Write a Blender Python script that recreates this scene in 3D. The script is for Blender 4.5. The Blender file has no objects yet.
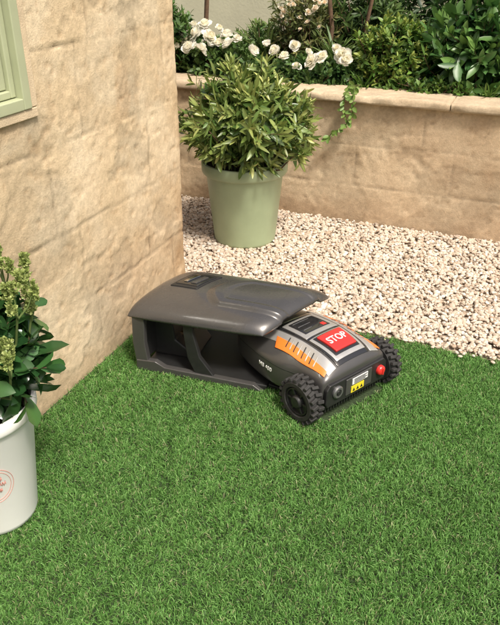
import bpy, bmesh, math, random
import numpy as np
from mathutils import Vector, Matrix
from mathutils.bvhtree import BVHTree
random.seed(7); rng=np.random.default_rng(7)
scene=bpy.context.scene
COL=scene.collection

# ---------------------------------------------------------------- helpers
def link(o,parent=None):
    COL.objects.link(o)
    if parent: o.parent=parent
    return o
def empty(name,loc=(0,0,0),rz=0,parent=None):
    e=bpy.data.objects.new(name,None); e.location=loc; e.rotation_euler=(0,0,rz); e.empty_display_size=.05
    return link(e,parent)
def big_mesh(name,V,quads=None,tris=None,col=None,mat=None,smooth=True,parent=None):
    V=np.asarray(V,dtype=np.float32).reshape(-1,3)
    me=bpy.data.meshes.new(name)
    nq=0 if quads is None else len(quads); nt=0 if tris is None else len(tris)
    idx=[]; 
    if nq: idx.append(np.asarray(quads,dtype=np.int32).ravel())
    if nt: idx.append(np.asarray(tris,dtype=np.int32).ravel())
    idx=np.concatenate(idx)
    starts=np.concatenate([np.arange(nq,dtype=np.int32)*4, nq*4+np.arange(nt,dtype=np.int32)*3]).astype(np.int32)
    me.vertices.add(len(V)); me.vertices.foreach_set("co",V.ravel())
    me.loops.add(len(idx)); me.loops.foreach_set("vertex_index",idx)
    me.polygons.add(nq+nt); me.polygons.foreach_set("loop_start",starts)
    me.update(calc_edges=True); me.validate()
    me.polygons.foreach_set("use_smooth",np.full(len(me.polygons),smooth))
    if col is not None:
        a=me.color_attributes.new("Col",'FLOAT_COLOR','POINT')
        c=np.ones((len(V),4),dtype=np.float32); c[:,:3]=col
        a.data.foreach_set("color",c.ravel())
    if mat: me.materials.append(mat)
    o=bpy.data.objects.new(name,me)
    return link(o,parent)
def small_mesh(name,V,F,mat,parent=None,smooth=False,loc=None,rot=None,bevel=0,subsurf=0):
    me=bpy.data.meshes.new(name); me.from_pydata([tuple(v) for v in V],[],[tuple(f) for f in F]); me.update()
    bm=bmesh.new(); bm.from_mesh(me); bmesh.ops.recalc_face_normals(bm,faces=bm.faces); bm.to_mesh(me); bm.free()
    for p in me.polygons: p.use_smooth=smooth
    me.materials.append(mat)
    o=bpy.data.objects.new(name,me); link(o,parent)
    if loc: o.location=loc
    if rot: o.rotation_euler=rot
    if bevel:
        m=o.modifiers.new("bev",'BEVEL'); m.width=bevel; m.segments=3; m.limit_method='ANGLE'
        for p in me.polygons: p.use_smooth=True
        m.harden_normals=False
        w=o.modifiers.new("wn",'WEIGHTED_NORMAL')
    if subsurf:
        m=o.modifiers.new("ss",'SUBSURF'); m.levels=subsurf; m.render_levels=subsurf
    return o
def box(name,c,s,mat,parent=None,bevel=.004,rot=None):
    x,y,z=[k/2 for k in s]
    V=[(-x,-y,-z),(x,-y,-z),(x,y,-z),(-x,y,-z),(-x,-y,z),(x,-y,z),(x,y,z),(-x,y,z)]
    F=[(0,3,2,1),(4,5,6,7),(0,1,5,4),(1,2,6,5),(2,3,7,6),(3,0,4,7)]
    return small_mesh(name,V,F,mat,parent,loc=c,rot=rot,bevel=bevel)
def prism(name,poly,axis,a,b,mat,parent=None,bevel=.003):
    """extrude 2D polygon. axis 'y': poly in (x,z)"""
    n=len(poly); V=[]
    for t in (a,b):
        for p in poly:
            V.append((p[0],t,p[1]) if axis=='y' else ((t,p[0],p[1]) if axis=='x' else (p[0],p[1],t)))
    F=[tuple(range(n)),tuple(range(n,2*n))]+[(i,(i+1)%n,n+(i+1)%n,n+i) for i in range(n)]
    return small_mesh(name,V,F,mat,parent,bevel=bevel)
def lathe(name,prof,mat,parent=None,seg=72,loc=(0,0,0),rot=None,wob=0):
    V=[];F=[]
    n=len(prof)
    for i in range(seg):
        a=2*math.pi*i/seg
        for r,z in prof:
            rr=r*(1+wob*math.sin(2*a+1))
            V.append((rr*math.cos(a),rr*math.sin(a),z))
    for i in range(seg):
        j=(i+1)%seg
        for k in range(n-1):
            F.append((i*n+k,j*n+k,j*n+k+1,i*n+k+1))
    me=bpy.data.meshes.new(name); me.from_pydata(V,[],F)
    bm=bmesh.new(); bm.from_mesh(me); bmesh.ops.remove_doubles(bm,verts=bm.verts,dist=1e-5); bmesh.ops.recalc_face_normals(bm,faces=bm.faces); bm.to_mesh(me); bm.free()
    me.materials.append(mat)
    for p in me.polygons: p.use_smooth=True
    o=bpy.data.objects.new(name,me); link(o,parent); o.location=loc
    if rot: o.rotation_euler=rot
    m=o.modifiers.new("es",'EDGE_SPLIT'); m.split_angle=math.radians(40)
    return o
def tubes(name,paths,mat,parent=None,seg=6):
    """paths: list of (points list, radii list)"""
    V=[];Q=[]
    for pts,rad in paths:
        base=len(V); pts=[Vector(p) for p in pts]
        for i,p in enumerate(pts):
            d=(pts[min(i+1,len(pts)-1)]-pts[max(i-1,0)]).normalized()
            s=d.cross(Vector((.3,.8,.5))).normalized(); t=d.cross(s)
            for k in range(seg):
                a=2*math.pi*k/seg
                V.append(p+(s*math.cos(a)+t*math.sin(a))*rad[i])
        for i in range(len(pts)-1):
            for k in range(seg):
                Q.append((base+i*seg+k,base+i*seg+(k+1)%seg,base+(i+1)*seg+(k+1)%seg,base+(i+1)*seg+k))
    return big_mesh(name,np.array([tuple(v) for v in V]),quads=Q,mat=mat,parent=parent)

# numpy value noise
def _h(ix,iy,s):
    n=(ix.astype(np.int64)*374761393+iy.astype(np.int64)*668265263+s*1442695041)&0xffffffff
    n=((n^(n>>13))*1274126177)&0xffffffff
    n=(n^(n>>16))&0xffffff
    return n/float(0xffffff)
def vnoise(x,y,s=0):
    ix=np.floor(x);iy=np.floor(y);fx=x-ix;fy=y-iy
    fx=fx*fx*(3-2*fx);fy=fy*fy*(3-2*fy)
    a=_h(ix,iy,s);b=_h(ix+1,iy,s);c=_h(ix,iy+1,s);d=_h(ix+1,iy+1,s)
    return (a*(1-fx)+b*fx)*(1-fy)+(c*(1-fx)+d*fx)*fy
def fbm(x,y,s=0,o=4):
    r=0;amp=.5;t=0
    for i in range(o):
        r=r+amp*vnoise(x*2**i+17.3*i,y*2**i-9.1*i,s+i);t+=amp;amp*=.5
    return r/t
def sst(a,b,x):
    t=np.clip((x-a)/(b-a),0,1);return t*t*(3-2*t)
def nrm(a): return a/np.maximum(np.linalg.norm(a,axis=-1,keepdims=True),1e-9)

# ---------------------------------------------------------------- materials
def mat_new(name):
    m=bpy.data.materials.new(name); m.use_nodes=True
    nt=m.node_tree; b=nt.nodes["Principled BSDF"]; return m,nt,b
def simple(name,col,rough=.5,metal=0,noise=0,nscale=40,bump=0,bscale=200,coat=0,spec=.5):
    m,nt,b=mat_new(name)
    b.inputs["Base Color"].default_value=(*col,1); b.inputs["Roughness"].default_value=rough
    b.inputs["Metallic"].default_value=metal; b.inputs["Coat Weight"].default_value=coat
    b.inputs["Specular IOR Level"].default_value=spec
    tc=nt.nodes.new("ShaderNodeTexCoord")
    if noise:
        n=nt.nodes.new("ShaderNodeTexNoise"); n.inputs["Scale"].default_value=nscale; n.inputs["Detail"].default_value=6
        nt.links.new(tc.outputs["Object"],n.inputs["Vector"])
        r=nt.nodes.new("ShaderNodeMapRange"); r.inputs[1].default_value=.3;r.inputs[2].default_value=.7;r.inputs[3].default_value=1-noise;r.inputs[4].default_value=1+noise
        nt.links.new(n.outputs[0],r.inputs[0])
        mx=nt.nodes.new("ShaderNodeVectorMath"); mx.operation='SCALE'; mx.inputs[0].default_value=col
        nt.links.new(r.outputs[0],mx.inputs["Scale"]); nt.links.new(mx.outputs[0],b.inputs["Base Color"])
        r2=nt.nodes.new("ShaderNodeMapRange"); r2.inputs[3].default_value=max(0,rough-.06);r2.inputs[4].default_value=min(1,rough+.06)
        nt.links.new(n.outputs[0],r2.inputs[0]); nt.links.new(r2.outputs[0],b.inputs["Roughness"])
    if bump:
        n=nt.nodes.new("ShaderNodeTexNoise"); n.inputs["Scale"].default_value=bscale; n.inputs["Detail"].default_value=4
        nt.links.new(tc.outputs["Object"],n.inputs["Vector"])
        bp=nt.nodes.new("ShaderNodeBump"); bp.inputs["Strength"].default_value=bump; bp.inputs["Distance"].default_value=.004
        nt.links.new(n.outputs[0],bp.inputs["Height"]); nt.links.new(bp.outputs[0],b.inputs["Normal"])
    return m
def leafmat(name,rough=.45,trans=.25,spec=.4):
    m,nt,b=mat_new(name)
    at=nt.nodes.new("ShaderNodeAttribute"); at.attribute_name="Col"
    nt.links.new(at.outputs["Color"],b.inputs["Base Color"]); b.inputs["Roughness"].default_value=rough
    b.inputs["Specular IOR Level"].default_value=spec
    tr=nt.nodes.new("ShaderNodeBsdfTranslucent")
    hs=nt.nodes.new("ShaderNodeHueSaturation"); hs.inputs["Value"].default_value=1.3; hs.inputs["Saturation"].default_value=1.05
    nt.links.new(at.outputs["Color"],hs.inputs["Color"]); nt.links.new(hs.outputs[0],tr.inputs["Color"])
    mx=nt.nodes.new("ShaderNodeMixShader"); mx.inputs[0].default_value=trans
    out=nt.nodes["Material Output"]
    nt.links.new(b.outputs[0],mx.inputs[1]); nt.links.new(tr.outputs[0],mx.inputs[2]); nt.links.new(mx.outputs[0],out.inputs[0])
    return m
def stonemat(name):
    m,nt,b=mat_new(name)
    at=nt.nodes.new("ShaderNodeAttribute"); at.attribute_name="Col"
    g=nt.nodes.new("ShaderNodeNewGeometry")
    n=nt.nodes.new("ShaderNodeTexNoise"); n.inputs["Scale"].default_value=70; n.inputs["Detail"].default_value=8; n.inputs["Roughness"].default_value=.65
    nt.links.new(g.outputs["Position"],n.inputs["Vector"])
    r=nt.nodes.new("ShaderNodeMapRange"); r.inputs[1].default_value=.3;r.inputs[2].default_value=.7;r.inputs[3].default_value=.84;r.inputs[4].default_value=1.12
    nt.links.new(n.outputs[0],r.inputs[0])
    mx=nt.nodes.new("ShaderNodeVectorMath"); mx.operation='SCALE'
    nt.links.new(at.outputs["Color"],mx.inputs[0]); nt.links.new(r.outputs[0],mx.inputs["Scale"]); nt.links.new(mx.outputs[0],b.inputs["Base Color"])
    b.inputs["Roughness"].default_value=.92; b.inputs["Specular IOR Level"].default_value=.2
    n2=nt.nodes.new("ShaderNodeTexNoise"); n2.inputs["Scale"].default_value=150; n2.inputs["Detail"].default_value=8; n2.inputs["Roughness"].default_value=.65
    nt.links.new(g.outputs["Position"],n2.inputs["Vector"])
    bp=nt.nodes.new("ShaderNodeBump"); bp.inputs["Strength"].default_value=.7; bp.inputs["Distance"].default_value=.003
    nt.links.new(n2.outputs[0],bp.inputs["Height"]); nt.links.new(bp.outputs[0],b.inputs["Normal"])
    return m
M_stone=stonemat("stone_render")
M_leaf=leafmat("leaf"); M_gloss=leafmat("glossy_leaf",.36,.18,.5); M_petal=leafmat("petal",.6,.35,.2); M_grass=leafmat("grass_blade",.5,.3,.3)
M_skim=leafmat("waxy_leaf",.24,.10,.6)
M_bark=simple("bark",(.12,.07,.04),.9,noise=.3,bump=.5)
M_soil=simple("soil",(.035,.024,.016),1,noise=.5,nscale=30,bump=1,bscale=60)

# ---------------------------------------------------------------- camera
cam=bpy.data.cameras.new("camera"); co=link(bpy.data.objects.new("camera",cam))
co.location=(0,0,1.5); co.rotation_euler=(math.radians(61),0,math.radians(23))
cam.sensor_fit='HORIZONTAL'; cam.sensor_width=36; cam.lens=36*680/500; cam.clip_end=500; cam.clip_start=.02
scene.camera=co

# ---------------------------------------------------------------- light
SUN_DIR=Vector((.50,-.34,1.0)).normalized()
sun=bpy.data.lights.new("sun",'SUN'); sun.energy=4.0; sun.angle=math.radians(10); sun.color=(1,.95,.86)
so=link(bpy.data.objects.new("sun",sun)); so.rotation_euler=SUN_DIR.to_track_quat('Z','Y').to_euler(); so.location=(2,-2,5)
w=bpy.data.worlds.new("World"); scene.world=w; w.use_nodes=True
sk=w.node_tree.nodes.new("ShaderNodeTexSky"); sk.sky_type='NISHITA'; sk.sun_disc=False
sk.sun_elevation=math.asin(SUN_DIR.z); sk.sun_rotation=math.atan2(SUN_DIR.x,SUN_DIR.y); sk.dust_density=7.0; sk.ozone_density=.3
bg=w.node_tree.nodes["Background"]; bg.inputs[1].default_value=.15
w.node_tree.links.new(sk.outputs[0],bg.inputs[0])
scene.view_settings.view_transform='Standard'; scene.view_settings.look='None'; scene.view_settings.exposure=0

# ---------------------------------------------------------------- ground
M_ground=simple("ground_grass",(.07,.11,.03),1,noise=.4,nscale=3,bump=.6,bscale=40)
small_mesh("ground",[(-200,-200,-.012),(200,-200,-.012),(200,200,-.012),(-200,200,-.012)],[(0,1,2,3)],M_ground)
M_turf=simple("turf_backing",(.03,.05,.018),1,noise=.5,nscale=120)
lawn=empty("lawn")
small_mesh("turf_base",[(-1.6,-1.5,0),(2.4,-1.5,0),(2.4,2.5,0),(-1.6,2.5,0)],[(0,1,2,3)],M_turf,lawn)
MWX,MWY,MWR=-.487,2.018,math.radians(-27)
OX,OY,SR=-1.325,1.885,math.radians(5)
def inrect(x,y,ox,oy,r,x0,x1,y0,y1):
    dx,dy=x-ox,y-oy; lx=dx*math.cos(r)+dy*math.sin(r); ly=-dx*math.sin(r)+dy*math.cos(r)
    return (lx>x0)&(lx<x1)&(ly>y0)&(ly<y1)
def grass(x0,x1,y0,y1,dens,name):
    N=int((x1-x0)*(y1-y0)*dens)
    x=rng.uniform(x0,x1,N);y=rng.uniform(y0,y1,N)
    L=rng.uniform(.013,.028,N)*(0.85+.4*fbm(x*12,y*12,3)); W=rng.uniform(.0016,.0030,N)
    edge=.008*np.sin(x*60)+.012*(vnoise(x*30,y*0,5)-.5)
    keep=(y<y1+edge-.004)&~inrect(x,y,MWX,MWY,MWR,-.44,.065,-.16,.16)&~inrect(x,y,OX,OY,SR,.05,.55,.01,.36)
    az=rng.uniform(0,2*math.pi,N)
    lean=rng.uniform(.15,1.25,N)
    flow=fbm(x*14,y*14,8)*7*math.pi
    dx=np.sin(lean)*np.cos(az)+.35*np.cos(flow); dy=np.sin(lean)*np.sin(az)+.35*np.sin(flow); dz=np.cos(lean)*1.0+.1
    d=nrm(np.stack([dx,dy,dz],1))
    sa=rng.uniform(0,math.pi,N); s=np.stack([np.cos(sa),np.sin(sa),0*sa],1)
    s=nrm(s-d*np.sum(s*d,1,keepdims=True))
    p=np.stack([x,y,np.full(N,-.001)],1)
    mid=p+d*(L*.55)[:,None]+np.array([0,0,1])*(L*.08)[:,None]
    tip=p+d*L[:,None]-np.array([0,0,1])*(L*rng.uniform(0,.25,N))[:,None]
    sw=s*(W/2)[:,None]
    V=np.stack([p-sw,p+sw,mid+sw*.9,mid-sw*.9,tip],1)[keep]
    n=len(V)
    r=rng.random(n)[:,None]; r2=rng.random(n)
    pat=(.35*fbm(x*3,y*3,21)+.65*fbm(x*28,y*28,22))[keep][:,None]
    c=np.array([.070,.185,.038])*(1-r)+np.array([.195,.370,.100])*r
    c=c*(.84+.44*pat)
    c[r2<.06]=np.array([.36,.38,.20]); c[(r2>.06)&(r2<.18)]*=np.array([1.4,1.3,1.5])
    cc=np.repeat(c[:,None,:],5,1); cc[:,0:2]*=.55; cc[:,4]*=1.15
    b=np.arange(n)[:,None]*5
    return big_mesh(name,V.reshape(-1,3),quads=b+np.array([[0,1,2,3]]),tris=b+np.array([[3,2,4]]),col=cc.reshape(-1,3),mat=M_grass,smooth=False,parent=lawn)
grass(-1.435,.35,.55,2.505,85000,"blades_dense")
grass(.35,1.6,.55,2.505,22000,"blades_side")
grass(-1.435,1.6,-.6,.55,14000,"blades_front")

# ---------------------------------------------------------------- gravel
M_peb,nt,b=mat_new("pebble")
at=nt.nodes.new("ShaderNodeAttribute"); at.attribute_name="Col"; g=nt.nodes.new("ShaderNodeNewGeometry")
n=nt.nodes.new("ShaderNodeTexNoise"); n.inputs["Scale"].default_value=160; nt.links.new(g.outputs["Position"],n.inputs["Vector"])
r=nt.nodes.new("ShaderNodeMapRange"); r.inputs[3].default_value=.8; r.inputs[4].default_value=1.2; nt.links.new(n.outputs[0],r.inputs[0])
mx=nt.nodes.new("ShaderNodeVectorMath"); mx.operation='SCALE'; nt.links.new(at.outputs["Color"],mx.inputs[0]); nt.links.new(r.outputs[0],mx.inputs["Scale"])
nt.links.new(mx.outputs[0],b.inputs["Base Color"]); b.inputs["Roughness"].default_value=.8
M_gbase=simple("gravel_bed",(.34,.27,.20),1,noise=.4,nscale=90,bump=1,bscale=120)
gravel=empty("gravel")
small_mesh("gravel_base",[(-4,2.5,.001),(2.4,2.5,.001),(2.4,3.80,.001),(-4,3.80,.001)],[(0,1,2,3)],M_gbase,gravel)
bm=bmesh.new(); bmesh.ops.create_icosphere(bm,subdivisions=2,radius=1); bm.verts.ensure_lookup_table()
IV=np.array([v.co[:] for v in bm.verts]); IF=np.array([[v.index for v in f.verts] for f in bm.faces]); bm.free()
def pebbles(x0,x1,y0,y1,dens,name,zlo=.004,zhi=.018):
    N=int((x1-x0)*(y1-y0)*dens); x=rng.uniform(x0,x1,N); y=rng.uniform(y0,y1,N)
    sz=rng.uniform(.0060,.0120,N)*(1+.3*(rng.random(N)<.1))
    sc=np.stack([sz*rng.uniform(.85,1.4,N),sz*rng.uniform(.75,1.05,N),sz*rng.uniform(.5,.85,N)],1)
    A=rng.normal(size=(N,3,3))*.28+np.eye(3); Q,_=np.linalg.qr(A)
    th=rng.uniform(0,2*math.pi,N); R=np.zeros((N,3,3)); R[:,0,0]=np.cos(th);R[:,0,1]=-np.sin(th);R[:,1,0]=np.sin(th);R[:,1,1]=np.cos(th);R[:,2,2]=1
    base=np.repeat(IV[None],N,0)
    for k in range(4):
        pn=nrm(rng.normal(size=(N,3))); dd=np.einsum('nvk,nk->nv',base,pn); lim=rng.uniform(.55,.9,N)[:,None]
        ov=np.maximum(dd-lim,0)*.8; base=base-ov[...,None]*pn[:,None,:]
    P=base*sc[:,None,:]; P=np.einsum('nij,nvj->nvi',Q,P); P=np.einsum('nij,nvj->nvi',R,P)
    z=rng.uniform(zlo,zhi,N)+.006*fbm(x*4,y*4,2)
    P=P+np.stack([x,y,z],1)[:,None,:]
    pal=np.array([[.57,.475,.375],[.48,.39,.30],[.62,.545,.455],[.41,.31,.22],[.55,.43,.33],[.34,.27,.21],[.64,.60,.53]])
    c=pal[rng.choice(7,N,p=[.3,.2,.18,.1,.12,.03,.07])]*rng.uniform(.85,1.1,N)[:,None]
    nv=len(IV)
    T=(np.arange(N)[:,None,None]*nv+IF[None]).reshape(-1,3)
    return big_mesh(name,P.reshape(-1,3),tris=T,col=np.repeat(c,nv,0),mat=M_peb,parent=gravel)
pebbles(-2.2,.5,2.505,3.74,7000,"pebbles_a")
pebbles(.5,1.6,2.505,3.74,3500,"pebbles_b")
pebbles(-1.2,.6,2.46,2.50,500,"pebbles_edge",.012,.022)

# ---------------------------------------------------------------- stone walls
def stone_sheet(name,path,L,z0,z1,res,seed,bh,bw,cols,hole=None,stain=None,parent=None,jd=.010,amp=.012,jc=.36):
    """path(u)->(pos xy, normal xy). grid over u (0..L) and z"""
    nu=int(L/res)+1; nz=int((z1-z0)/res)+1
    u=np.linspace(0,L,nu); z=np.linspace(z0,z1,nz); U,Z=np.meshgrid(u,z,indexing='ij')
    P,Nn=path(U.ravel()); u_=U.ravel(); z_=Z.ravel()
    wu=u_+.025*(fbm(u_*5,z_*5,seed+3)-.5)+.014*(fbm(u_*25,z_*25,seed+4)-.5); wz=z_+.015*(fbm(u_*4,z_*4,seed+5)-.5)+.014*(fbm(u_*28,z_*28,seed+6)-.5)
    row=np.floor(wz/bh); fz=wz/bh-row
    off=_h(row,row*0+3,seed)*bw*2; bwid=bw*(.8+.5*_h(row,row*0+9,seed))
    colm=np.floor((wu+off)/bwid); fu=(wu+off)/bwid-colm
    dj=np.minimum(np.minimum(fz,1-fz)*bh,np.minimum(fu,1-fu)*bwid)
    worn=sst(.36,.62,fbm(u_*4,z_*4,seed+11))
    J=(1-sst(.001,.0085,dj))*(.12+.88*worn)
    blk=_h(row,colm,seed+2)
    n1=fbm(u_*6,z_*6,seed+20,6); n2=fbm(u_*45,z_*45,seed+30,3)
    pits=sst(.62,.80,fbm(u_*34,z_*40,seed+41,4))
    flake=sst(.555,.58,fbm(u_*3.1,z_*3.6,seed+55,6))
    disp=-jd*J+amp*(n1-.5)*1.2+.004*(n2-.5)+.003*(blk-.5)*worn-.003*pits-.003*flake
    V=np.concatenate([P+Nn*disp[:,None],z_[:,None]],1)
    cA,cB,cC,cD=[np.array(c) for c in cols]
    m1=sst(.35,.65,fbm(u_*1.8,z_*1.8,seed+60,6))[:,None]; m2=sst(.42,.68,fbm(u_*6,z_*8,seed+70,6))[:,None]
    C=cA*(1-m1)+cB*m1; C=C*(1-.5*m2)+cC*.5*m2
    C=C*(.94+.12*blk)[:,None]
    C=C*(1-.22*flake*fbm(u_*14,z_*14,seed+75)*1.5)[:,None]
    C=C*(1-.3*pits[:,None])+cD*.3*pits[:,None]
    st=sst(.60,.78,fbm(u_*8,z_*5,seed+81,6))[:,None]*.30; C=C*(1-st)+cD*1.3*st
    if stain is not None:
        s=stain(u_,z_)[:,None]; C=C*(1-s)+cD*s
    C=C*(1-jc*J[:,None])
    C*= (.90+.20*n2)[:,None]
    I=np.arange(nu*nz).reshape(nu,nz)
    q=np.stack([I[:-1,:-1],I[1:,:-1],I[1:,1:],I[:-1,1:]],-1).reshape(-1,4)
    if hole is not None:
        cu=(U[:-1,:-1]+res/2).ravel(); cz=(Z[:-1,:-1]+res/2).ravel()
        q=q[~hole(cu,cz)]
    return big_mesh(name,V,quads=q,col=C,mat=M_stone,parent=parent)
WX=-1.44; CY=2.62; RC=.025
bld=empty("stone_building",(0,0,0))
LW=CY+1.6-RC; LA=RC*math.pi/2; LB=2.0
def path_b(u):
    P=np.zeros((len(u),2));Nn=np.zeros((len(u),2))
    a=u<LW; P[a,0]=WX; P[a,1]=-1.6+u[a]; Nn[a,0]=1
    m=(u>=LW)&(u<LW+LA); th=(u[m]-LW)/RC; P[m,0]=WX-RC+RC*np.cos(th); P[m,1]=CY-RC+RC*np.sin(th); Nn[m,0]=np.cos(th);Nn[m,1]=np.sin(th)
    c=u>=LW+LA; P[c,0]=WX-RC-(u[c]-LW-LA); P[c,1]=CY; Nn[c,1]=1
    return P,Nn
WY0,WY1,WZ0,WZ1=.70,1.68,1.04,2.25
def stain_b(u,z):
    y=u-1.6
    return np.clip(.50*sst(1.6,2.5,y+.4*(fbm(u*3,z*3,90)-.5))*sst(.95,.10,z+.4*(fbm(u*4,z*4,91)-.5))*(.4+1.0*fbm(u*14,z*14,92))+ .35*sst(.12,.0,z+.10*(fbm(u*9,z*9,93)-.5))+.35*sst(2.40,2.62,y)*sst(.5,.8,fbm(u*9,z*9,95)+.12),0,.75)
stone_sheet("stone_wall",path_b,LW+LA+LB,-.01,2.75,.0085,100,.30,.50,[(.70,.56,.38),(.63,.49,.315),(.74,.625,.45),(.36,.22,.11)],
    hole=lambda u,z:(u-1.6>WY0)&(u-1.6<WY1)&(z>WZ0)&(z<WZ1),stain=stain_b,parent=bld,jd=.004,amp=.006,jc=.30)
M_core=simple("stone_core",(.4,.3,.2),1,noise=.2)
box("wall_core_low",(-2.7,.5,.5),(2.44,4.16,1.04),M_core,bld,0)
box("wall_core_right",(-2.7,2.14,1.9),(2.44,.86,1.7),M_core,bld,0)
box("wall_core_left",(-2.7,-.46,1.9),(2.44,2.24,1.7),M_core,bld,0)
M_roof=simple("roof_slate",(.09,.08,.08),.8,noise=.2,bump=.4,bscale=20)
prism("roof",[(-1.36,2.76),(-4.2,2.76),(-4.2,2.82),(-2.7,3.7),(-1.36,2.82)],'y',-1.7,2.70,M_roof,bld,.004)
# window
M_green=simple("sage_paint",(.42,.45,.29),.45,noise=.06,nscale=8,bump=.08,bscale=90)
M_glass=simple("window_glass",(.30,.32,.24),.05,spec=.8)
M_rev=simple("reveal_render",(.62,.49,.33),.95,noise=.12,nscale=20,bump=.4)
win=empty("window",(0,0,0),parent=bld)
box("reveal_bottom",(WX-.06,(WY0+WY1)/2,WZ0-.012),(.14,WY1-WY0+.05,.03),M_rev,win,.004)
box("reveal_side",(WX-.06,WY1+.012,(WZ0+WZ1)/2+.004),(.14,.03,WZ1-WZ0),M_rev,win,.004)
box("reveal_side_b",(WX-.06,WY0-.012,(WZ0+WZ1)/2+.004),(.14,.03,WZ1-WZ0),M_rev,win,.004)
def frame(x,y0,y1,z0,z1,wd,dp,nm):
    box(nm+"_bottom",(x,(y0+y1)/2,z0+wd/2),(dp,y1-y0-2*wd,wd),M_green,win,.004)
    box(nm+"_top",(x,(y0+y1)/2,z1-wd/2),(dp,y1-y0-2*wd,wd),M_green,win,.004)
    box(nm+"_side1",(x,y0+wd/2,(z0+z1)/2),(dp,wd,z1-z0),M_green,win,.004)
    box(nm+"_side2",(x,y1-wd/2,(z0+z1)/2),(dp,wd,z1-z0),M_green,win,.004)
frame(WX-.010,WY0,WY1-.003,WZ0+.003,WZ1,.035,.05,"outer_frame")
frame(WX-.024,WY0+.035,WY1-.04,WZ0+.04,WZ1-.035,.022,.03,"inner_frame")
frame(WX-.036,WY0+.059,WY1-.064,WZ0+.064,WZ1-.059,.042,.03,"sash")
box("glazing_bar",(WX-.033,(WY0+WY1)/2,(WZ0+WZ1)/2),(.03,.03,WZ1-WZ0-.22),M_green,win,.004)
box("glass",(WX-.045,(WY0+WY1)/2,(WZ0+WZ1)/2),(.006,WY1-WY0-.16,WZ1-WZ0-.16),M_glass,win,0)

# garden wall
gw=empty("garden_wall")
GY=3.745; GH=.70
def path_g(u):
    P=np.stack([-3.6+u,np.full(len(u),GY)],1);Nn=np.tile(np.array([0,-1.]),(len(u),1));return P,Nn
def stain_g(u,z): return np.clip(.45*sst(.20,0,z+.2*(fbm(u*5,z*5,190)-.5))+.25*sst(.62,.7,z+.05*fbm(u*9,z*9,191))+.3*sst(.55,.75,fbm(u*3,z*2,192,5)),0,.8)
stone_sheet("wall_face",path_g,6.2,-.01,GH,.011,201,.235,.60,[(.64,.49,.325),(.58,.44,.285),(.68,.55,.38),(.34,.23,.14)],stain=stain_g,parent=gw,amp=.009,jd=.003,jc=.22)
box("wall_core",(-.5,GY+.12,.34),(6.2,.2,.70),M_core,gw,0)
x=-3.6; k=0
Vc=[];Qc=[];Cc=[]
while x<2.6:
    Lc=random.uniform(.55,.8); nx=int(Lc/.02); ny=14; 
    prof=[]
    d0,d1=GY-.035,GY+.225; t0,t1=GH-.002,GH+.045
    for t in np.linspace(0,1,4)[:-1]: prof.append((d0,t0+(t1-t0)*t))
    for t in np.linspace(0,1,14)[:-1]: prof.append((d0+(d1-d0)*t,t1))
    for t in np.linspace(0,1,4)[:-1]: prof.append((d1,t1-(t1-t0)*t))
    for t in np.linspace(0,1,14)[:-1]: prof.append((d1-(d1-d0)*t,t0))
    pf=np.array(prof); npf=len(pf); cy,cz=(d0+d1)/2,(t0+t1)/2
    base=sum(len(a) for a in Vc)
    xs=np.linspace(x+.003,x+Lc-.003,nx)
    tone=random.uniform(.92,1.06)
    for i,xx in enumerate(xs):
        e=min(i,nx-1-i); sh=1-(.03 if e==0 else .005 if e==1 else 0)
        yy=pf[:,0];zz=pf[:,1]
        fy=(yy-cy)/((d1-d0)/2); fz=(zz-cz)/((t1-t0)/2)
        cr=(np.abs(fy)>.99)&(np.abs(fz)>.6)
        y2=np.where(cr,cy+(yy-cy)*.965,yy); z2=np.where(cr,cz+(zz-cz)*.85,zz)
        nn=fbm(np.full(npf,xx*14),yy*14+zz*30,300,4)-.5
        y2=y2+np.sign(fy)*(np.abs(fy)>.95)*nn*.026; z2=z2+nn*.014+ .004*(tone-1)*10
        y2=cy+(y2-cy)*sh; z2=cz+(z2-cz)*(1-(1-sh)*3)
        Vc.append(np.stack([np.full(npf,xx),y2,z2],1))
        mA=fbm(np.full(npf,xx*6),yy*9,310,5)[:,None]
        Cc.append((np.array([.58,.47,.33])*(1-mA)+np.array([.46,.35,.23])*mA)*tone*(.72+.56*fbm(np.full(npf,xx*30),yy*40+zz*40,320)[:,None]))
    for i in range(nx-1):
        for j in range(npf):
            a=base+i*npf; Qc.append((a+j,a+(j+1)%npf,a+npf+(j+1)%npf,a+npf+j))
    for a in (base,base+(nx-1)*npf):
        for j in range(npf//2-1):
            Qc.append((a+j,a+j+1,a+npf-2-j,a+npf-1-j))
    x+=Lc
big_mesh("coping",np.concatenate(Vc),quads=Qc,col=np.concatenate(Cc),mat=M_stone,parent=gw)
nx_,ny_=160,40; xs=np.linspace(-3.6,2.6,nx_); ys=np.linspace(GY+.2,5.1,ny_); X,Y=np.meshgrid(xs,ys,indexing='ij')
Z=.66+.05*fbm(X*6,Y*6,5)
I=np.arange(nx_*ny_).reshape(nx_,ny_)
big_mesh("soil_bed",np.stack([X.ravel(),Y.ravel(),Z.ravel()],1),quads=np.stack([I[:-1,:-1],I[1:,:-1],I[1:,1:],I[:-1,1:]],-1).reshape(-1,4),mat=M_soil)
M_bwall=simple("pale_green_render",(.62,.60,.43),.9,noise=.06,nscale=4,bump=.3,bscale=60)
box("boundary_wall",(-.5,5.2,1.3),(7,.18,2.6),M_bwall,None,.01)

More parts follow.
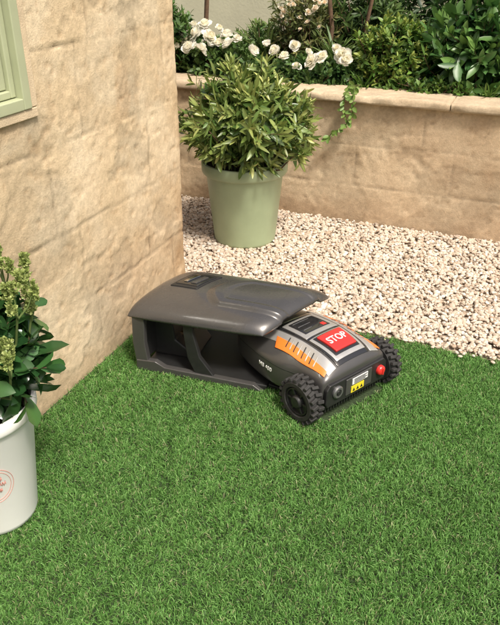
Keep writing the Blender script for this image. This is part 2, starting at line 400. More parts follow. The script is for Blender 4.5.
# ---------------------------------------------------------------- foliage
def leaves(name,pos,d,nor,L,W,col,mat,curl=.15,fold=.12,parent=None,shape=(.25,1.,.82)):
    N=len(pos); d=nrm(d); nor=nrm(nor-d*np.sum(nor*d,1,keepdims=True)); s=np.cross(d,nor)
    L=L[:,None];W=W[:,None]
    rows=[(0.0,shape[0]),(.18,(shape[0]*.35+shape[1]*.6)),(.42,shape[1]),(.70,shape[2]),(.88,shape[2]*.6)]
    vs=[]
    if np.isscalar(curl): curl=np.full(N,curl)+rng.normal(0,.08,N)
    curl=curl[:,None]
    for a,wd in rows:
        for b_ in (-1,0,1):
            vs.append(pos+d*a*L+s*b_*W*.5*wd+nor*(abs(b_)*fold*W-curl*a*a*L))
    vs.append(pos+d*L-nor*curl*L)
    K=16
    V=np.stack(vs,1); b=np.arange(N)[:,None]*K
    q=[]
    for r_ in range(4):
        for c_ in range(2):
            o=r_*3+c_; q.append(b+np.array([[o,o+1,o+4,o+3]]))
    t=[b+np.array([[12,13,15]]),b+np.array([[13,14,15]])]
    C=np.repeat(col[:,None,:],K,1).copy(); C[:,[1,4,7,10,13]]*=1.22
    return big_mesh(name,V.reshape(-1,3),quads=np.concatenate(q),tris=np.concatenate(t),col=C.reshape(-1,3),mat=mat,parent=parent)
def shoots(c,dr,per,L,W,a0,a1,pal,seg=1.0,young=None,jit=.2):
    N=len(c); k=np.tile(np.arange(per),N); cc=np.repeat(c,per,0); dd=np.repeat(nrm(dr),per,0)
    f=k/max(per-1,1)  # 0 tip..1 base
    ref=np.tile(np.array([.31,.22,.9]),(len(cc),1)); p1=nrm(np.cross(dd,ref)); p2=np.cross(dd,p1)
    ph=k*2.39996+np.repeat(rng.uniform(0,6.28,N),per)+rng.normal(0,.25,len(cc))
    rad=p1*np.cos(ph)[:,None]+p2*np.sin(ph)[:,None]
    ang=a0+(a1-a0)*f+rng.normal(0,jit,len(cc))
    ld=dd*np.cos(ang)[:,None]+rad*np.sin(ang)[:,None]
    pos=cc-dd*(f*seg*L)[:,None]
    ll=L*rng.uniform(.65,1.15,len(cc))*(.6+.4*np.minimum(1,f*2.5+.2)); ww=ll*W*rng.uniform(.85,1.15,len(cc))
    pal=np.array(pal); r=rng.random(len(cc))[:,None]; ci=pal[0]*(1-r)+pal[1]*r
    if young is not None:
        y=np.clip(1-f*1.4,0,1)[:,None]*rng.uniform(.3,1,len(cc))[:,None]*np.repeat(rng.random(N)**.5,per)[:,None]; ci=ci*(1-y)+np.array(young)*y
    ci=ci*rng.uniform(.75,1.25,len(cc))[:,None]
    return pos,ld,dd*1.0+rng.normal(0,.25,dd.shape),ll,ww,ci
def bush(name,c,r,n,per,L,W,pal,young=None,mat=None,a=(.35,1.35),up=.5,flat=.0,inner=.5,parent=None,stems=True,lump=.25,shell=.72,curl=.18,shape=(.25,1,.82),rot=0,out=0,jit=.3):
    c=np.array(c,float); r=np.array(r,float)
    d=nrm(rng.normal(size=(int(n*1.0),3))); d=d[d[:,2]>-.75]
    lum=1+lump*(fbm(d[:,0]*2.3+5+rot,d[:,1]*2.3+d[:,2]*1.7+9,int(abs(c[0]*97))+3,3)-.5)*2
    rr=rng.uniform(shell,1.04,len(d))*lum
    rr=rr+out*np.maximum(0,rng.random(len(d))-.75)*4*rng.random(len(d))
    p=c+d*r*rr[:,None]
    sd=nrm(d+np.array([0,0,up])+rng.normal(0,.3,d.shape))
    A=[shoots(p,sd,per,L,W,a[0],a[1],pal,1.3,young,jit)]
    if inner:
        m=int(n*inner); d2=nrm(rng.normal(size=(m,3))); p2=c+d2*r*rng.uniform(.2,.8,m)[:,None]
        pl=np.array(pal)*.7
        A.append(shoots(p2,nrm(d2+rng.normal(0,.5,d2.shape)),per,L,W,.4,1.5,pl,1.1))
    P=[np.concatenate(x) for x in zip(*A)]
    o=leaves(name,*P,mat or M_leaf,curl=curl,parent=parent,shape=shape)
    if stems:
        ps=[]; foot=c-np.array([0,0,r[2]*1.0])
        for i in range(0,len(p),max(1,len(p)//70)):
            m_=(foot*.45+p[i]*.55)+rng.normal(0,.02,3)
            ps.append(([foot+rng.normal(0,.02,3)*[1,1,0],m_,p[i]-sd[i]*L*.8,p[i]],[.006,.004,.0025,.0015]))
        tubes("stems",ps,M_bark,parent=o)
    return o

# potted shrub
PX,PY=-1.412,3.254
pst=empty("potted_shrub",(PX,PY,0.012))
M_pot=simple("green_glaze",(.38,.46,.28),.42,noise=.08,nscale=9,bump=.06,bscale=30)
H=.45
lathe("pot",[(0,.0),(.155,0),(.165,.006),(.17,.02),(.205,H-.075),(.209,H-.066),(.222,H-.062),(.229,H-.052),(.231,H-.012),(.227,H-.002),(.218,H),(.210,H-.006),(.205,H-.05),(0,H-.05)],M_pot,pst)
lathe("soil",[(0,H-.03),(.12,H-.028),(.206,H-.035)],M_soil,pst)
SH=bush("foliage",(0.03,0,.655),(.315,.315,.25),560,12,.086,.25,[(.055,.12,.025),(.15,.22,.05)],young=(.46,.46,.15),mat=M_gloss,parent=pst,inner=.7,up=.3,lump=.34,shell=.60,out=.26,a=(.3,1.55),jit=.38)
tubes("trunk",[([(0.01*i,.01*i,H-.04),(.03*i,-.02*i,.6),(.08*i,.05*i,.75)],[.014,.010,.006]) for i in (-2,-1,0,1,2)],M_bark,parent=pst)

# bed plants
bush("dark_shrub",(-2.34,4.08,.88),(.26,.25,.26),240,10,.054,.42,[(.03,.075,.02),(.07,.14,.035)],young=(.16,.24,.05),out=.25)
bush("rose_bush",(-1.95,4.12,.80),(.30,.22,.15),280,9,.05,.5,[(.035,.085,.02),(.08,.15,.04)],young=(.15,.22,.06),out=.2)
bush("rose_bush",(-1.32,4.10,.75),(.36,.20,.12),300,9,.045,.5,[(.03,.08,.02),(.07,.14,.035)],young=(.13,.20,.05),out=.3)
bush("tangled_shrub",(-1.52,4.42,.98),(.27,.22,.28),200,9,.05,.28,[(.07,.105,.03),(.16,.18,.06)],young=(.34,.27,.11),shell=.45,out=.3)
bush("dark_shrub",(-1.12,4.55,.95),(.34,.2,.28),220,9,.065,.3,[(.025,.06,.018),(.07,.12,.03)],young=(.15,.22,.06),out=.3)
bush("euonymus_bush",(-.86,4.15,.90),(.21,.19,.20),280,11,.046,.42,[(.06,.14,.028),(.13,.23,.04)],young=(.52,.52,.13),up=1.0,out=.25)
bush("laurel_bush",(-.40,4.20,.93),(.30,.24,.29),150,9,.115,.42,[(.03,.095,.025),(.07,.16,.045)],young=(.18,.30,.07),mat=M_gloss,up=.7,out=.15)
bush("low_shrub",(-.62,3.98,.75),(.26,.08,.07),120,9,.04,.45,[(.045,.11,.02),(.10,.18,.04)],young=(.20,.29,.06),out=.4)
bush("laurel_bush",(.25,4.25,.93),(.34,.25,.26),180,9,.09,.42,[(.02,.07,.018),(.05,.12,.03)],mat=M_gloss,up=.7)
bush("euonymus_bush",(.95,4.2,.9),(.34,.25,.24),220,10,.05,.42,[(.04,.10,.02),(.09,.17,.03)],young=(.25,.3,.06),up=.9)
bush("background_hedge",(-.1,4.85,1.0),(1.5,.2,.42),1100,8,.07,.34,[(.02,.055,.015),(.05,.10,.025)],inner=.3,stems=False,lump=.1)
bush("low_shrub",(-2.9,4.25,.82),(.3,.25,.2),160,9,.05,.42,[(.02,.055,.015),(.05,.10,.025)])
bush("low_shrub",(-1.80,4.45,.86),(.22,.18,.16),130,9,.055,.3,[(.05,.11,.03),(.12,.20,.05)],young=(.26,.32,.10),out=.5)
def spikes(name,c,n,L,W,pal,spread=1.0):
    az=rng.uniform(0,6.28,n); el=rng.uniform(.3,1.35,n)
    d=np.stack([np.cos(az)*np.cos(el)*spread,np.sin(az)*np.cos(el)*spread,np.sin(el)],1)
    pos=np.array(c)+rng.normal(0,.02,(n,3))*[1,1,.2]
    ll=L*rng.uniform(.6,1.1,n); col=np.array(pal[0])+(np.array(pal[1])-np.array(pal[0]))*rng.random(n)[:,None]
    leaves(name,pos,d,np.tile([0.,0,1],(n,1))+rng.normal(0,.1,(n,3)),ll,ll*W,col,M_leaf,curl=.35)
spikes("fern",(-.98,4.02,.70),60,.17,.09,[(.05,.13,.02),(.14,.25,.05)])
spikes("fern",(-1.72,3.99,.70),50,.16,.09,[(.06,.13,.02),(.16,.24,.06)])
spikes("fern",(-.30,4.0,.70),60,.15,.08,[(.06,.14,.02),(.17,.26,.07)])
spikes("fern",(-1.25,4.28,.80),60,.26,.07,[(.06,.12,.03),(.16,.22,.07)])
spikes("fern",(-1.75,4.35,.80),60,.28,.06,[(.06,.12,.03),(.18,.22,.08)])
tubes("climber_stem",[([(-2.16,4.35,.68),(-2.17,4.36,.95),(-2.15,4.36,1.2),(-2.18,4.35,1.7),(-2.15,4.36,2.2)],[.018,.016,.015,.013,.012])],M_bark,seg=10)
tubes("small_tree",[([(-1.33,4.35,.68),(-1.30,4.36,1.0),(-1.36,4.35,1.4),(-1.3,4.36,1.9)],[.016,.014,.012,.010]),([(-1.05,4.4,.68),(-1.1,4.4,1.0),(-1.02,4.4,1.5),(-1.1,4.4,1.9)],[.014,.012,.011,.010])],M_bark,seg=10)

def blossoms(name,centers,R,pal,npet=34):
    P=[];D=[];Nn=[];Ls=[];C=[]
    for (x,y,z,s) in centers:
        ax=nrm(np.array([.15+rng.normal(0,.4),-.5+rng.normal(0,.4),.8]))
        p1=nrm(np.cross(ax,[.2,.9,.1])); p2=np.cross(ax,p1)
        op=rng.uniform(.75,1.2)
        for k in range(npet):
            f=(k+.5)/npet; ang=(.15+1.35*f)*op+rng.normal(0,.18); ph=k*2.39996+rng.normal(0,.4)
            rad=p1*math.cos(ph)+p2*math.sin(ph)
            d=ax*math.cos(ang)+rad*math.sin(ang)
            P.append(np.array([x,y,z])+d*R*s*.12-ax*R*s*.2*f); D.append(d); Nn.append(ax*math.sin(ang)-rad*math.cos(ang)+rng.normal(0,.2,3)); Ls.append(R*s*(.75+.35*f)*rng.uniform(.75,1.1))
            c=np.array(pal[0])*(1-f)+np.array(pal[1])*f; C.append(c*rng.uniform(.92,1.03))
    Ls=np.array(Ls)
    leaves(name,np.array(P),np.array(D),np.array(Nn),Ls,Ls*.95,np.array(C),M_petal,curl=-.22,fold=.12,shape=(.4,.95,1.05))
W1=[(.83,.79,.64),(.84,.83,.79)]
blossoms("white_roses",[(-2.13,4.0,.93,.9),(-2.05,3.98,.975,.85),(-1.97,3.99,.955,1.0),(-1.90,4.0,.925,.7),(-2.07,3.93,.90,.9),(-1.99,3.93,.895,.8),(-1.86,4.02,.97,.8),(-2.18,3.97,.89,.7),(-1.93,4.06,1.0,.6),(-2.1,4.05,1.01,.6),(-2.02,4.05,1.02,.8),(-1.82,3.96,.93,.8),(-1.78,4.0,.955,.6)],.050,W1,44)
blossoms("white_roses",[(-1.66,3.93,.90,.9),(-1.52,3.98,.90,.9),(-1.60,4.02,.93,.7),(-1.28,3.94,.865,1),(-1.23,3.96,.89,.8),(-1.12,4.0,.90,1.05),(-1.09,3.97,.875,.9),(-1.38,3.95,.83,.6),(-1.43,4.05,.93,.7),(-1.17,4.03,.93,.6),(-1.46,3.95,.88,.7),(-1.34,4.02,.90,.6)],.047,W1,44)
blossoms("cream_blossoms",[(-1.66+rng.uniform(0,.36),4.20+rng.uniform(-.05,.1),1.0+rng.uniform(0,.22),rng.uniform(.6,1.1)) for i in range(24)],.024,[(.78,.66,.50),(.78,.73,.64)],14)

# trailing ivy over wall
iv=[( -.985,3.93,.76),(-.97,3.74,.775),(-.965,3.695,.73),(-.96,3.70,.66),(-.98,3.705,.60),(-1.02,3.705,.56),(-1.07,3.70,.53),(-1.10,3.69,.50)]
iv2=[(-.99,3.93,.76),(-1.0,3.76,.78),(-1.01,3.695,.74),(-1.015,3.70,.68),(-1.0,3.70,.63)]
ivy=tubes("trailing_ivy",[(iv,[.003]*len(iv)),(iv2,[.0025]*len(iv2))],simple("ivy_stem",(.10,.12,.03),.7))
def along(pts,n):
    pts=np.array(pts); seg=np.linalg.norm(np.diff(pts,axis=0),axis=1); cum=np.concatenate([[0],np.cumsum(seg)]); t=np.linspace(.1,cum[-1],n)
    return np.stack([np.interp(t,cum,pts[:,k]) for k in range(3)],1)
pp=np.concatenate([along(iv,50),along(iv2,24)]); nn_=len(pp)
dd=nrm(np.stack([rng.normal(0,1,nn_),-.5+rng.normal(0,.4,nn_),rng.normal(-.3,.8,nn_)],1))
ll=rng.uniform(.022,.042,nn_); cc=np.array([.08,.17,.03])+(np.array([.24,.34,.09])-np.array([.08,.17,.03]))*rng.random(nn_)[:,None]
leaves("ivy_leaves",pp,dd,np.tile([0.1,-1.,.5],(nn_,1))+rng.normal(0,.4,(nn_,3)),ll,ll*.65,cc,M_leaf,parent=ivy)

# ---------------------------------------------------------------- white potted plant
WPX,WPY=-1.262,1.075
wp=empty("potted_skimmia",(WPX,WPY,.006))
M_white=simple("white_ceramic",(.84,.83,.80),.4,noise=.04,nscale=6,bump=.03,bscale=30)
H2=.405
lathe("pot",[(0,0),(.098,0),(.106,.006),(.110,.02),(.146,H2-.05),(.149,H2-.045),(.156,H2-.040),(.160,H2-.03),(.160,H2-.006),(.156,H2),(.149,H2),(.146,H2-.008),(.142,H2-.05),(0,H2-.05)],M_white,wp)
lathe("soil",[(0,H2-.03),(.08,H2-.028),(.143,H2-.034)],M_soil,wp)
M_redp=simple("red_print",(.62,.26,.21),.5)
paths=[]
def potpt(az,z):
    r=.110+(.146-.110)*(z-.02)/(H2-.07)+.0008
    return (r*math.cos(az),r*math.sin(az),z)
a0=math.radians(-42)
for q_ in (1,.86):
    ell=[potpt(a0+.42*q_*math.cos(t),.20+.062*q_*math.sin(t)) for t in np.linspace(0,2*math.pi,50)]
    paths.append((ell,[.0007*q_]*50))
for zz,aw in ((.222,.18),(.203,.25),(.182,.16)):
    sq=[potpt(a0-aw+2*aw*i/60,zz+.006*math.sin(i*1.1)+.004*math.sin(i*2.7)) for i in range(61)]; paths.append((sq,[.0009]*61))
tubes("emblem",paths,M_redp,parent=wp)
bush("foliage",(.03,0.02,.54),(.18,.18,.18),120,9,.100,.46,[(.012,.045,.014),(.035,.105,.028)],young=(.07,.15,.035),mat=M_skim,parent=wp,inner=.5,up=.35,a=(.5,1.5),curl=.22,lump=.2,shell=.5,out=.1,shape=(.2,.85,1.0))
ft=[(.10,.00,.70),(.03,-.07,.68),(.155,.10,.68),(.02,.09,.72),(.19,-.04,.60),(-.06,.02,.71),(.09,-.15,.58),(.17,.04,.72),(.06,.03,.74),(.12,-.06,.64),(.14,.13,.75),(.0,.0,.73),(.05,.14,.74)]
pc=[];pd=[]; stems=[]
for (x,y,z) in ft:
    for sub in range(4):
        ox,oy=(rng.normal(0,.018,2) if sub else (0,0)); hz=rng.uniform(-.02,.015) if sub else .02
        hgt=rng.uniform(.03,.05); wd_=rng.uniform(.012,.018)
        for k in range(30):
            t=rng.random(); a=rng.uniform(0,6.28); rr=wd_*math.sqrt(1-t*.8)*rng.uniform(.3,1)
            pc.append((x+ox+rr*math.cos(a),y+oy+rr*math.sin(a),z+hz+t*hgt)); pd.append((math.cos(a)*.8,math.sin(a)*.8,.6))
        stems.append(([(x,y,z-.05),(x+ox*.6,y+oy*.6,z-.02),(x+ox,y+oy,z+hz+.02)],[.003,.002,.0012]))
    stems.append(([(x*.4,y*.4,.45),(x*.9,y*.9,z-.12),(x,y,z-.04)],[.004,.0035,.003]))
pc=np.array(pc);pd=np.array(pd); N=len(pc)
pos,ld,nr,l_,w_,c_=shoots(pc,pd,5,.0095,.8,.2,1.2,[(.17,.24,.06),(.42,.47,.18)])
leaves("buds",pos,ld,nr,l_,w_,c_,M_leaf,parent=wp,curl=-.1)
tubes("flower_stems",stems,simple("green_stem",(.12,.17,.05),.6),parent=wp)

# ---------------------------------------------------------------- mower
M_shell=simple("mower_shell_grey",(.080,.077,.075),.32,metal=.3,noise=.03,nscale=30,bump=.03,bscale=900,coat=.35)
M_black=simple("black_plastic",(.018,.018,.018),.45,noise=.15,bump=.06,bscale=900)
M_gblack=simple("gloss_black",(.02,.02,.021),.12,coat=.6)
M_rubber=simple("tyre_rubber",(.028,.027,.026),.75,noise=.25,bump=.2,bscale=300)
M_orange=simple("orange_trim",(.80,.20,.03),.35,coat=.3)
M_silver=simple("silver_panel",(.50,.49,.47),.32,metal=.55,noise=.04)
M_red=simple("red_button",(.66,.03,.025),.35,coat=.4)
M_whitep=simple("white_print",(.78,.78,.76),.5)
M_yel=simple("yellow_label",(.75,.62,.03),.5)
M_chrome=simple("cap_grey",(.20,.20,.20),.3,metal=.6)
MW=empty("robot_lawn_mower",(MWX,MWY,.008),MWR)
secs=[(-.47,.10,.06,.11,.125),(-.455,.135,.05,.13,.155),(-.40,.165,.04,.145,.185),(-.30,.185,.036,.155,.21),(-.20,.195,.034,.160,.222),(-.125,.190,.036,.164,.226),(-.085,.168,.04,.166,.226),(-.03,.165,.045,.168,.220),(.02,.165,.05,.166,.204),(.045,.162,.055,.160,.186),(.058,.154,.06,.152,.165)]
V=[];F=[]
def sect(s):
    x,hw,zb,zs,zt=s
    h=[(hw*.90,zb),(hw*.99,zb+.018),(hw,(zb+zs)/2),(hw*.99,zs-.012),(hw*.93,zs+.002),(hw*.78,zs+(zt-zs)*.45),(hw*.5,zt-.004),(hw*.2,zt)]
    return [(x,-a,b) for a,b in h]+[(x,a,b) for a,b in reversed(h)]
for s in secs: V+=sect(s)
n=16
for i in range(len(secs)-1):
    for j in range(n):
        F.append((i*n+j,i*n+(j+1)%n,(i+1)*n+(j+1)%n,(i+1)*n+j))
for base in (0,(len(secs)-1)*n):
    for j in range(n//2-1): F.append((base+j,base+j+1,base+n-2-j,base+n-1-j))
body=small_mesh("body_shell",V,F,M_shell,MW,smooth=True,subsurf=2)
bpy.context.view_layer.update()
dg=bpy.context.evaluated_depsgraph_get()
bvh=BVHTree.FromObject(body,dg)
def conform(P,dr,off):
    out=[]
    dr=Vector(dr)
    for p in P:
        h,nn,_,_=bvh.ray_cast(Vector(p)-dr*.3,dr)
        if h is None: h=Vector(p); nn=-dr
        if nn.dot(dr)>0: nn=-nn
        out.append(h+nn*off)
    return out
def patch(name,quad,mat,off=.002,dr=(0,0,-1),n=14,th=.003,plane='xy'):
    P=[]
    q=[Vector(k) for k in quad]
    for i in range(n+1):
        for j in range(n+1):
            s,t=i/n,j/n
            P.append((q[0]*(1-s)+q[1]*s)*(1-t)+(q[3]*(1-s)+q[2]*s)*t)
    V=conform(P,dr,off)
    F=[(i*(n+1)+j,(i+1)*(n+1)+j,(i+1)*(n+1)+j+1,i*(n+1)+j+1) for i in range(n) for j in range(n)]
    o=small_mesh(name,V,F,mat,MW,smooth=True)
    m=o.modifiers.new("sol",'SOLIDIFY'); m.thickness=th; m.offset=0
    m=o.modifiers.new("b",'BEVEL'); m.width=.0008; m.segments=2; m.limit_method='ANGLE'
    return o
Z=.3
for sg,nm in ((-1,"near"),(1,"far")):
    patch("side_panel_"+nm,[(-.30,sg*.096,Z),(.038,sg*.088,Z),(.042,sg*.128,Z),(-.30,sg*.140,Z)],M_silver,.0015,th=.002)
    patch("orange_panel_"+nm,[(-.23,sg*.118,Z),(.030,sg*.124,Z),(.036,sg*.143,Z),(-.20,sg*.156,Z)],M_orange,.0032,th=.002)
    for k in range(8):
        x=-.175+k*.020
        patch("louvre_%s_%d"%(nm,k+1),[(x,sg*.104,Z),(x+.004,sg*.104,Z),(x+.017,sg*.140,Z),(x+.012,sg*.140,Z)],M_silver if k%2 else M_black,.0046,th=.0012,n=5)
    # seam groove between top shell and side skirt, following the flank
    seam=conform([(-.42+.46*i/40,sg*.30,.128+.010*math.sin(math.pi*i/40)) for i in range(41)],(0,-sg,0),-.0002)
    tubes("seam_"+nm,[([tuple(p) for p in seam],[.0014]*41)],M_black,parent=MW)
patch("control_surround",[(-.27,-.088,Z),(.038,-.080,Z),(.038,.080,Z),(-.27,.088,Z)],M_gblack,.002,th=.003)
patch("control_lid",[(-.25,-.078,Z),(-.118,-.080,Z),(-.118,.080,Z),(-.25,.078,Z)],M_silver,.004,th=.003)
patch("display",[(-.235,-.060,Z),(-.140,-.062,Z),(-.140,.062,Z),(-.235,.060,Z)],M_gblack,.006,th=.003)
patch("stop_surround",[(-.106,-.078,Z),(.024,-.072,Z),(.024,.072,Z),(-.106,.078,Z)],M_silver,.004,th=.003)
patch("stop_well",[(-.100,-.066,Z),(.008,-.060,Z),(.008,.060,Z),(-.100,.066,Z)],M_gblack,.006,th=.003)
sb=patch("stop_button",[(-.090,-.056,Z),(-.002,-.050,Z),(-.002,.050,Z),(-.090,.056,Z)],M_red,.010,th=.010)
def text(name,s,size,mat,tf,dr,off,parent=MW,th=.0008):
    cu=bpy.data.curves.new(name+"_c",'FONT'); cu.body=s; cu.size=size; cu.align_x='CENTER'; cu.align_y='CENTER'; cu.resolution_u=3; cu.offset=size*.018
    to=bpy.data.objects.new(name+"_t",cu); COL.objects.link(to); bpy.context.view_layer.update()
    me=bpy.data.meshes.new_from_object(to.evaluated_get(bpy.context.evaluated_depsgraph_get())); bpy.data.objects.remove(to)
    P=[tf(v.co) for v in me.vertices]
    if dr is not None: P=conform(P,dr,off)
    for v,p in zip(me.vertices,P): v.co=p
    me.materials.clear(); me.materials.append(mat)
    o=bpy.data.objects.new(name,me); link(o,parent)
    m=o.modifiers.new("sol",'SOLIDIFY'); m.thickness=th; m.offset=0
    return o
text("stop_lettering","STOP",.036,M_whitep,lambda c:(-.048-c.y*1.2,c.x*1.02,Z),(0,0,-1),.0160)
text("side_lettering","M8 400",.024,M_whitep,lambda c:(-.215+c.x,-.25,.108+c.y),(0,1,0),.0010)
for j in range(3):
    patch("display_text_%d"%j,[(-.225+.03*j,-.05,Z),(-.221+.03*j,-.05,Z),(-.221+.03*j,.03-.02*j,Z),(-.225+.03*j,.03-.02*j,Z)],M_chrome,.0082,th=.0010,n=6)
patch("display_button",[(-.165,.032,Z),(-.145,.032,Z),(-.145,.05,Z),(-.165,.05,Z)],M_red,.0082,th=.0016,n=3)
# rear face
XF=.066
prism("rear_bumper",[(-.150,.055),(-.158,.075),(-.155,.128),(-.14,.146),(.14,.146),(.155,.128),(.158,.075),(.150,.055)],'x',.03,XF,M_black,MW,.005)
prism("rear_recess",[(-.062,.070),(-.062,.138),(.072,.138),(.072,.070)],'x',XF-.002,XF+.004,M_shell,MW,.003)
box("warning_label",(XF+.0055,-.005,.088),(.002,.066,.026),M_yel,MW,0)
box("info_label",(XF+.0055,.006,.120),(.002,.080,.024),M_whitep,MW,0)
for k in range(4):
    box("label_line_%d"%k,(XF+.0070,.008-.004*(k%2),.128-.0052*k),(.001,.068-.01*(k%2),.0022),M_black,MW,0)
for k in range(3):
    V3=[(XF+.007,-.025+.020*k-.007,.079),(XF+.007,-.025+.020*k+.007,.079),(XF+.007,-.025+.020*k,.094)]
    small_mesh("label_icon_%d"%k,V3,[(0,1,2)],M_black,MW)
def disc(name,prof,mat,loc): return lathe(name,prof,mat,MW,seg=40,loc=loc,rot=(0,math.radians(90),0))
disc("power_knob",[(0,.016),(.012,.016),(.017,.013),(.019,.008),(.019,0),(0,0)],M_red,(XF,.118,.105))
box("knob_grip",(XF+.017,.118,.105),(.006,.006,.028),M_red,MW,.002)
disc("charge_cap",[(0,.006),(.012,.006),(.013,.010),(.020,.010),(.024,.006),(.024,0),(0,0)],M_chrome,(XF,-.105,.108))
disc("cap_centre",[(0,.012),(.009,.012),(.011,.006),(0,.006)],M_black,(XF,-.105,.108))
for k in range(22):
    y=-.145+k*.0138
    box("skirt_tooth_%d"%k,(.048,y,.047),(.012,.006,.034),M_black,MW,.001)
box("chassis",(-.19,0,.050),(.48,.27,.05),M_black,MW,.012)
def wheel(name,cx,cy,r,wd,side):
    e=empty(name,(cx,cy,r-.006),0,MW)
    e.rotation_euler=(math.radians(90)*(1 if side<0 else -1),0,0)   # local +z = outward
    h=wd/2
    lathe("tyre",[(0.0,-h),(r*.80,-h),(r*.88,-h*.7),(r*.89,h*.7),(r*.82,h),(r*.66,h),(r*.63,h*.7),(r*.60,h*.45),(0,h*.45)],M_rubber,e,seg=60)
    lathe("rim",[(r*.60,h*.4),(r*.60,h*.85),(r*.55,h*.9),(r*.52,h*.55),(r*.30,h*.5),(r*.28,h*.95),(r*.22,h*1.15),(0,h*1.2)],M_black,e,seg=48)
    for k in range(6):
        a=k*math.pi/3
        box("spoke_%d"%k,(r*.40*math.cos(a),r*.40*math.sin(a),h*.62),(r*.30,r*.10,h*.35),M_black,e,.002,rot=(0,0,a))
    nl=20
    for k in range(nl):
        for q in (-1,1):
            a=2*math.pi*(k+(.5 if q>0 else 0))/nl
            box("lug_%d_%d"%(k,q),(r*.93*math.cos(a),r*.93*math.sin(a),q*h*.48),(r*.17,r*.15,h*.98),M_rubber,e,.003,rot=(q*.25,0,a))
wheel("wheel_near",-.008,-.204,.087,.056,-1)
wheel("wheel_far",-.0,.200,.087,.052,1)
wheel("caster_near",-.37,-.10,.045,.028,-1)
wheel("caster_far",-.37,.10,.045,.028,1)

# ---------------------------------------------------------------- shelter
SHL=empty("mower_charging_shelter",(OX,OY,.004),SR)
M_can=simple("canopy_grey",(.082,.079,.077),.27,metal=.4,noise=.03,nscale=25,bump=.02,bscale=800,coat=.35)
def w2l(x,y):
    a=-SR; dx,dy=x-OX,y-OY; return Vector((dx*math.cos(a)-dy*math.sin(a),dx*math.sin(a)+dy*math.cos(a)))
cA,cD,cC,cB=w2l(-1.325,1.880),w2l(-.762,1.925),w2l(-.622,2.325),w2l(-1.262,2.31)
def can_xy(s,t):
    a=2*s-1;b=2*t-1
    a2=a*(1-.05*abs(b)**6);b2=b*(1-.05*abs(a)**6)
    s,t=(a2+1)/2,(b2+1)/2
    return (cA*(1-s)+cD*s)*(1-t)+(cB*(1-s)+cC*s)*t
def ss(a,b,x):
    t=min(1,max(0,(x-a)/(b-a))); return t*t*(3-2*t)
def can_z(s,t):
    a=2*s-1;b=2*t-1
    e=(1-abs(a)**9)*(1-abs(b)**7)
    z=.232+.038*e**.5+.030*(1-b*b)*(1-.30*a*a)
    z+=.012*s
    hb=(t-.50)/.30
    arc=s-.16*hb*hb if abs(hb)<1.2 else 0
    w=ss(1.0,.86,abs(hb))*ss(.39,.46,arc)
    z+=.012*w
    w2=ss(.70,.58,abs(hb))*ss(.50,.56,arc)
    z-=.004*w2
    return z
ns,nt_=240,180
V=[];F=[]
for i in range(ns+1):
    for j in range(nt_+1):
        s=.5*(i/ns)+.5*(.5-.5*math.cos(math.pi*i/ns)); t=.5*(j/nt_)+.5*(.5-.5*math.cos(math.pi*j/nt_))
        p=can_xy(s,t); V.append((p.x,p.y,can_z(s,t)))
for i in range(ns):
    for j in range(nt_):
        F.append((i*(nt_+1)+j,(i+1)*(nt_+1)+j,(i+1)*(nt_+1)+j+1,i*(nt_+1)+j+1))
can=small_mesh("canopy",V,F,M_can,SHL,smooth=True)
if can.data.polygons[len(F)//2].normal.z<0: can.data.flip_normals()
m=can.modifiers.new("sol",'SOLIDIFY'); m.thickness=.010; m.offset=-1
def can_patch(name,quad,mat,off,th,n=16):
    V=[];F=[]
    q=[Vector(k) for k in quad]
    for i in range(n+1):
        for j in range(n+1):
            a,b=i/n,j/n
            st=(q[0]*(1-a)+q[1]*a)*(1-b)+(q[3]*(1-a)+q[2]*a)*b
            p=can_xy(st.x,st.y); V.append((p.x,p.y,can_z(st.x,st.y)+off))
    for i in range(n):
        for j in range(n): F.append((i*(n+1)+j,(i+1)*(n+1)+j,(i+1)*(n+1)+j+1,i*(n+1)+j+1))
    o=small_mesh(name,V,F,mat,SHL,smooth=True)
    m=o.modifiers.new("sol",'SOLIDIFY'); m.thickness=th; m.offset=0
    m=o.modifiers.new("b",'BEVEL'); m.width=.002; m.segments=3; m.limit_method='ANGLE'
can_patch("handle_bezel",[(.13,.44),(.33,.42),(.35,.76),(.15,.80)],M_black,.002,.004)
can_patch("handle_window",[(.15,.48),(.315,.46),(.33,.72),(.17,.76)],simple("smoked_glass",(.02,.02,.02),.06,spec=.8),.005,.003)
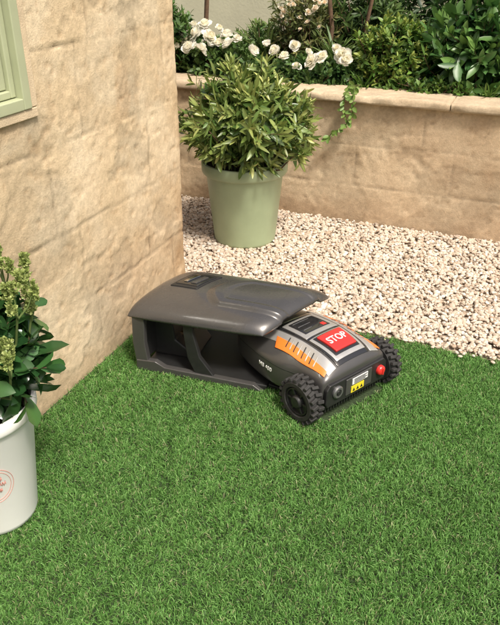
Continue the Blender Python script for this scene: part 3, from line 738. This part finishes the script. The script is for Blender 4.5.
can_patch("handle_chrome",[(.19,.52),(.22,.515),(.235,.68),(.205,.69)],simple("chrome",(.6,.6,.6),.15,metal=1),.009,.004)
can_patch("handle_grip",[(.25,.50),(.29,.495),(.30,.66),(.265,.67)],M_can,.008,.006)
box("base_plate",(.32,.185,.012),(.50,.34,.022),M_black,SHL,.006)
prism("base_ramp",[(.572,.0),(.572,.023),(.66,.004),(.66,0)],'y',.03,.34,M_black,SHL,.002)
for y,nm,dx in ((.004,"near",0),(.366,"far",.07)):
    sh=lambda L_: [(a+dx,b) for a,b in L_]
    prism("rear_leg_"+nm,sh([(.040,.0),(.030,.12),(.034,.235),(.070,.252),(.095,.252),(.086,.235),(.080,.12),(.095,.0)]),'y',y-.002,y+.026,M_shell,SHL,.004)
    prism("mid_strut_"+nm,sh([(.245,.258),(.282,.258),(.282,.20),(.305,.10),(.365,.02),(.365,.0),(.295,.0),(.255,.09),(.242,.20)]),'y',y+.002,y+.024,M_black,SHL,.004)
    prism("base_rail_"+nm,sh([(.04,.0),(.04,.045),(.12,.050),(.16,.030),(.52,.026),(.56,0)]),'y',y-.006,y+.020,M_shell,SHL,.004)
    prism("upper_rail_"+nm,sh([(.045,.222),(.045,.244),(.50,.256),(.50,.238)]),'y',y+.007,y+.018,M_black,SHL,.003)
prism("charging_dock",[(.07,.022),(.07,.20),(.10,.235),(.13,.235),(.155,.19),(.165,.10),(.22,.06),(.25,.022)],'y',.10,.29,M_black,SHL,.008)
M_cop=simple("copper_contact",(.7,.45,.25),.25,metal=1)
box("contact_left",(.185,.16,.10),(.06,.018,.012),M_cop,SHL,.002)
box("contact_right",(.185,.23,.10),(.06,.018,.012),M_cop,SHL,.002)
V=[(.062,.03,.04),(.115,.355,.04),(.115,.355,.235),(.062,.03,.235),(.072,.03,.04),(.125,.355,.04),(.125,.355,.235),(.072,.03,.235)]
small_mesh("rear_panel",V,[(0,1,2,3),(4,5,6,7),(0,1,5,4),(1,2,6,5),(2,3,7,6),(3,0,4,7)],M_black,SHL,bevel=.002)
print("done")
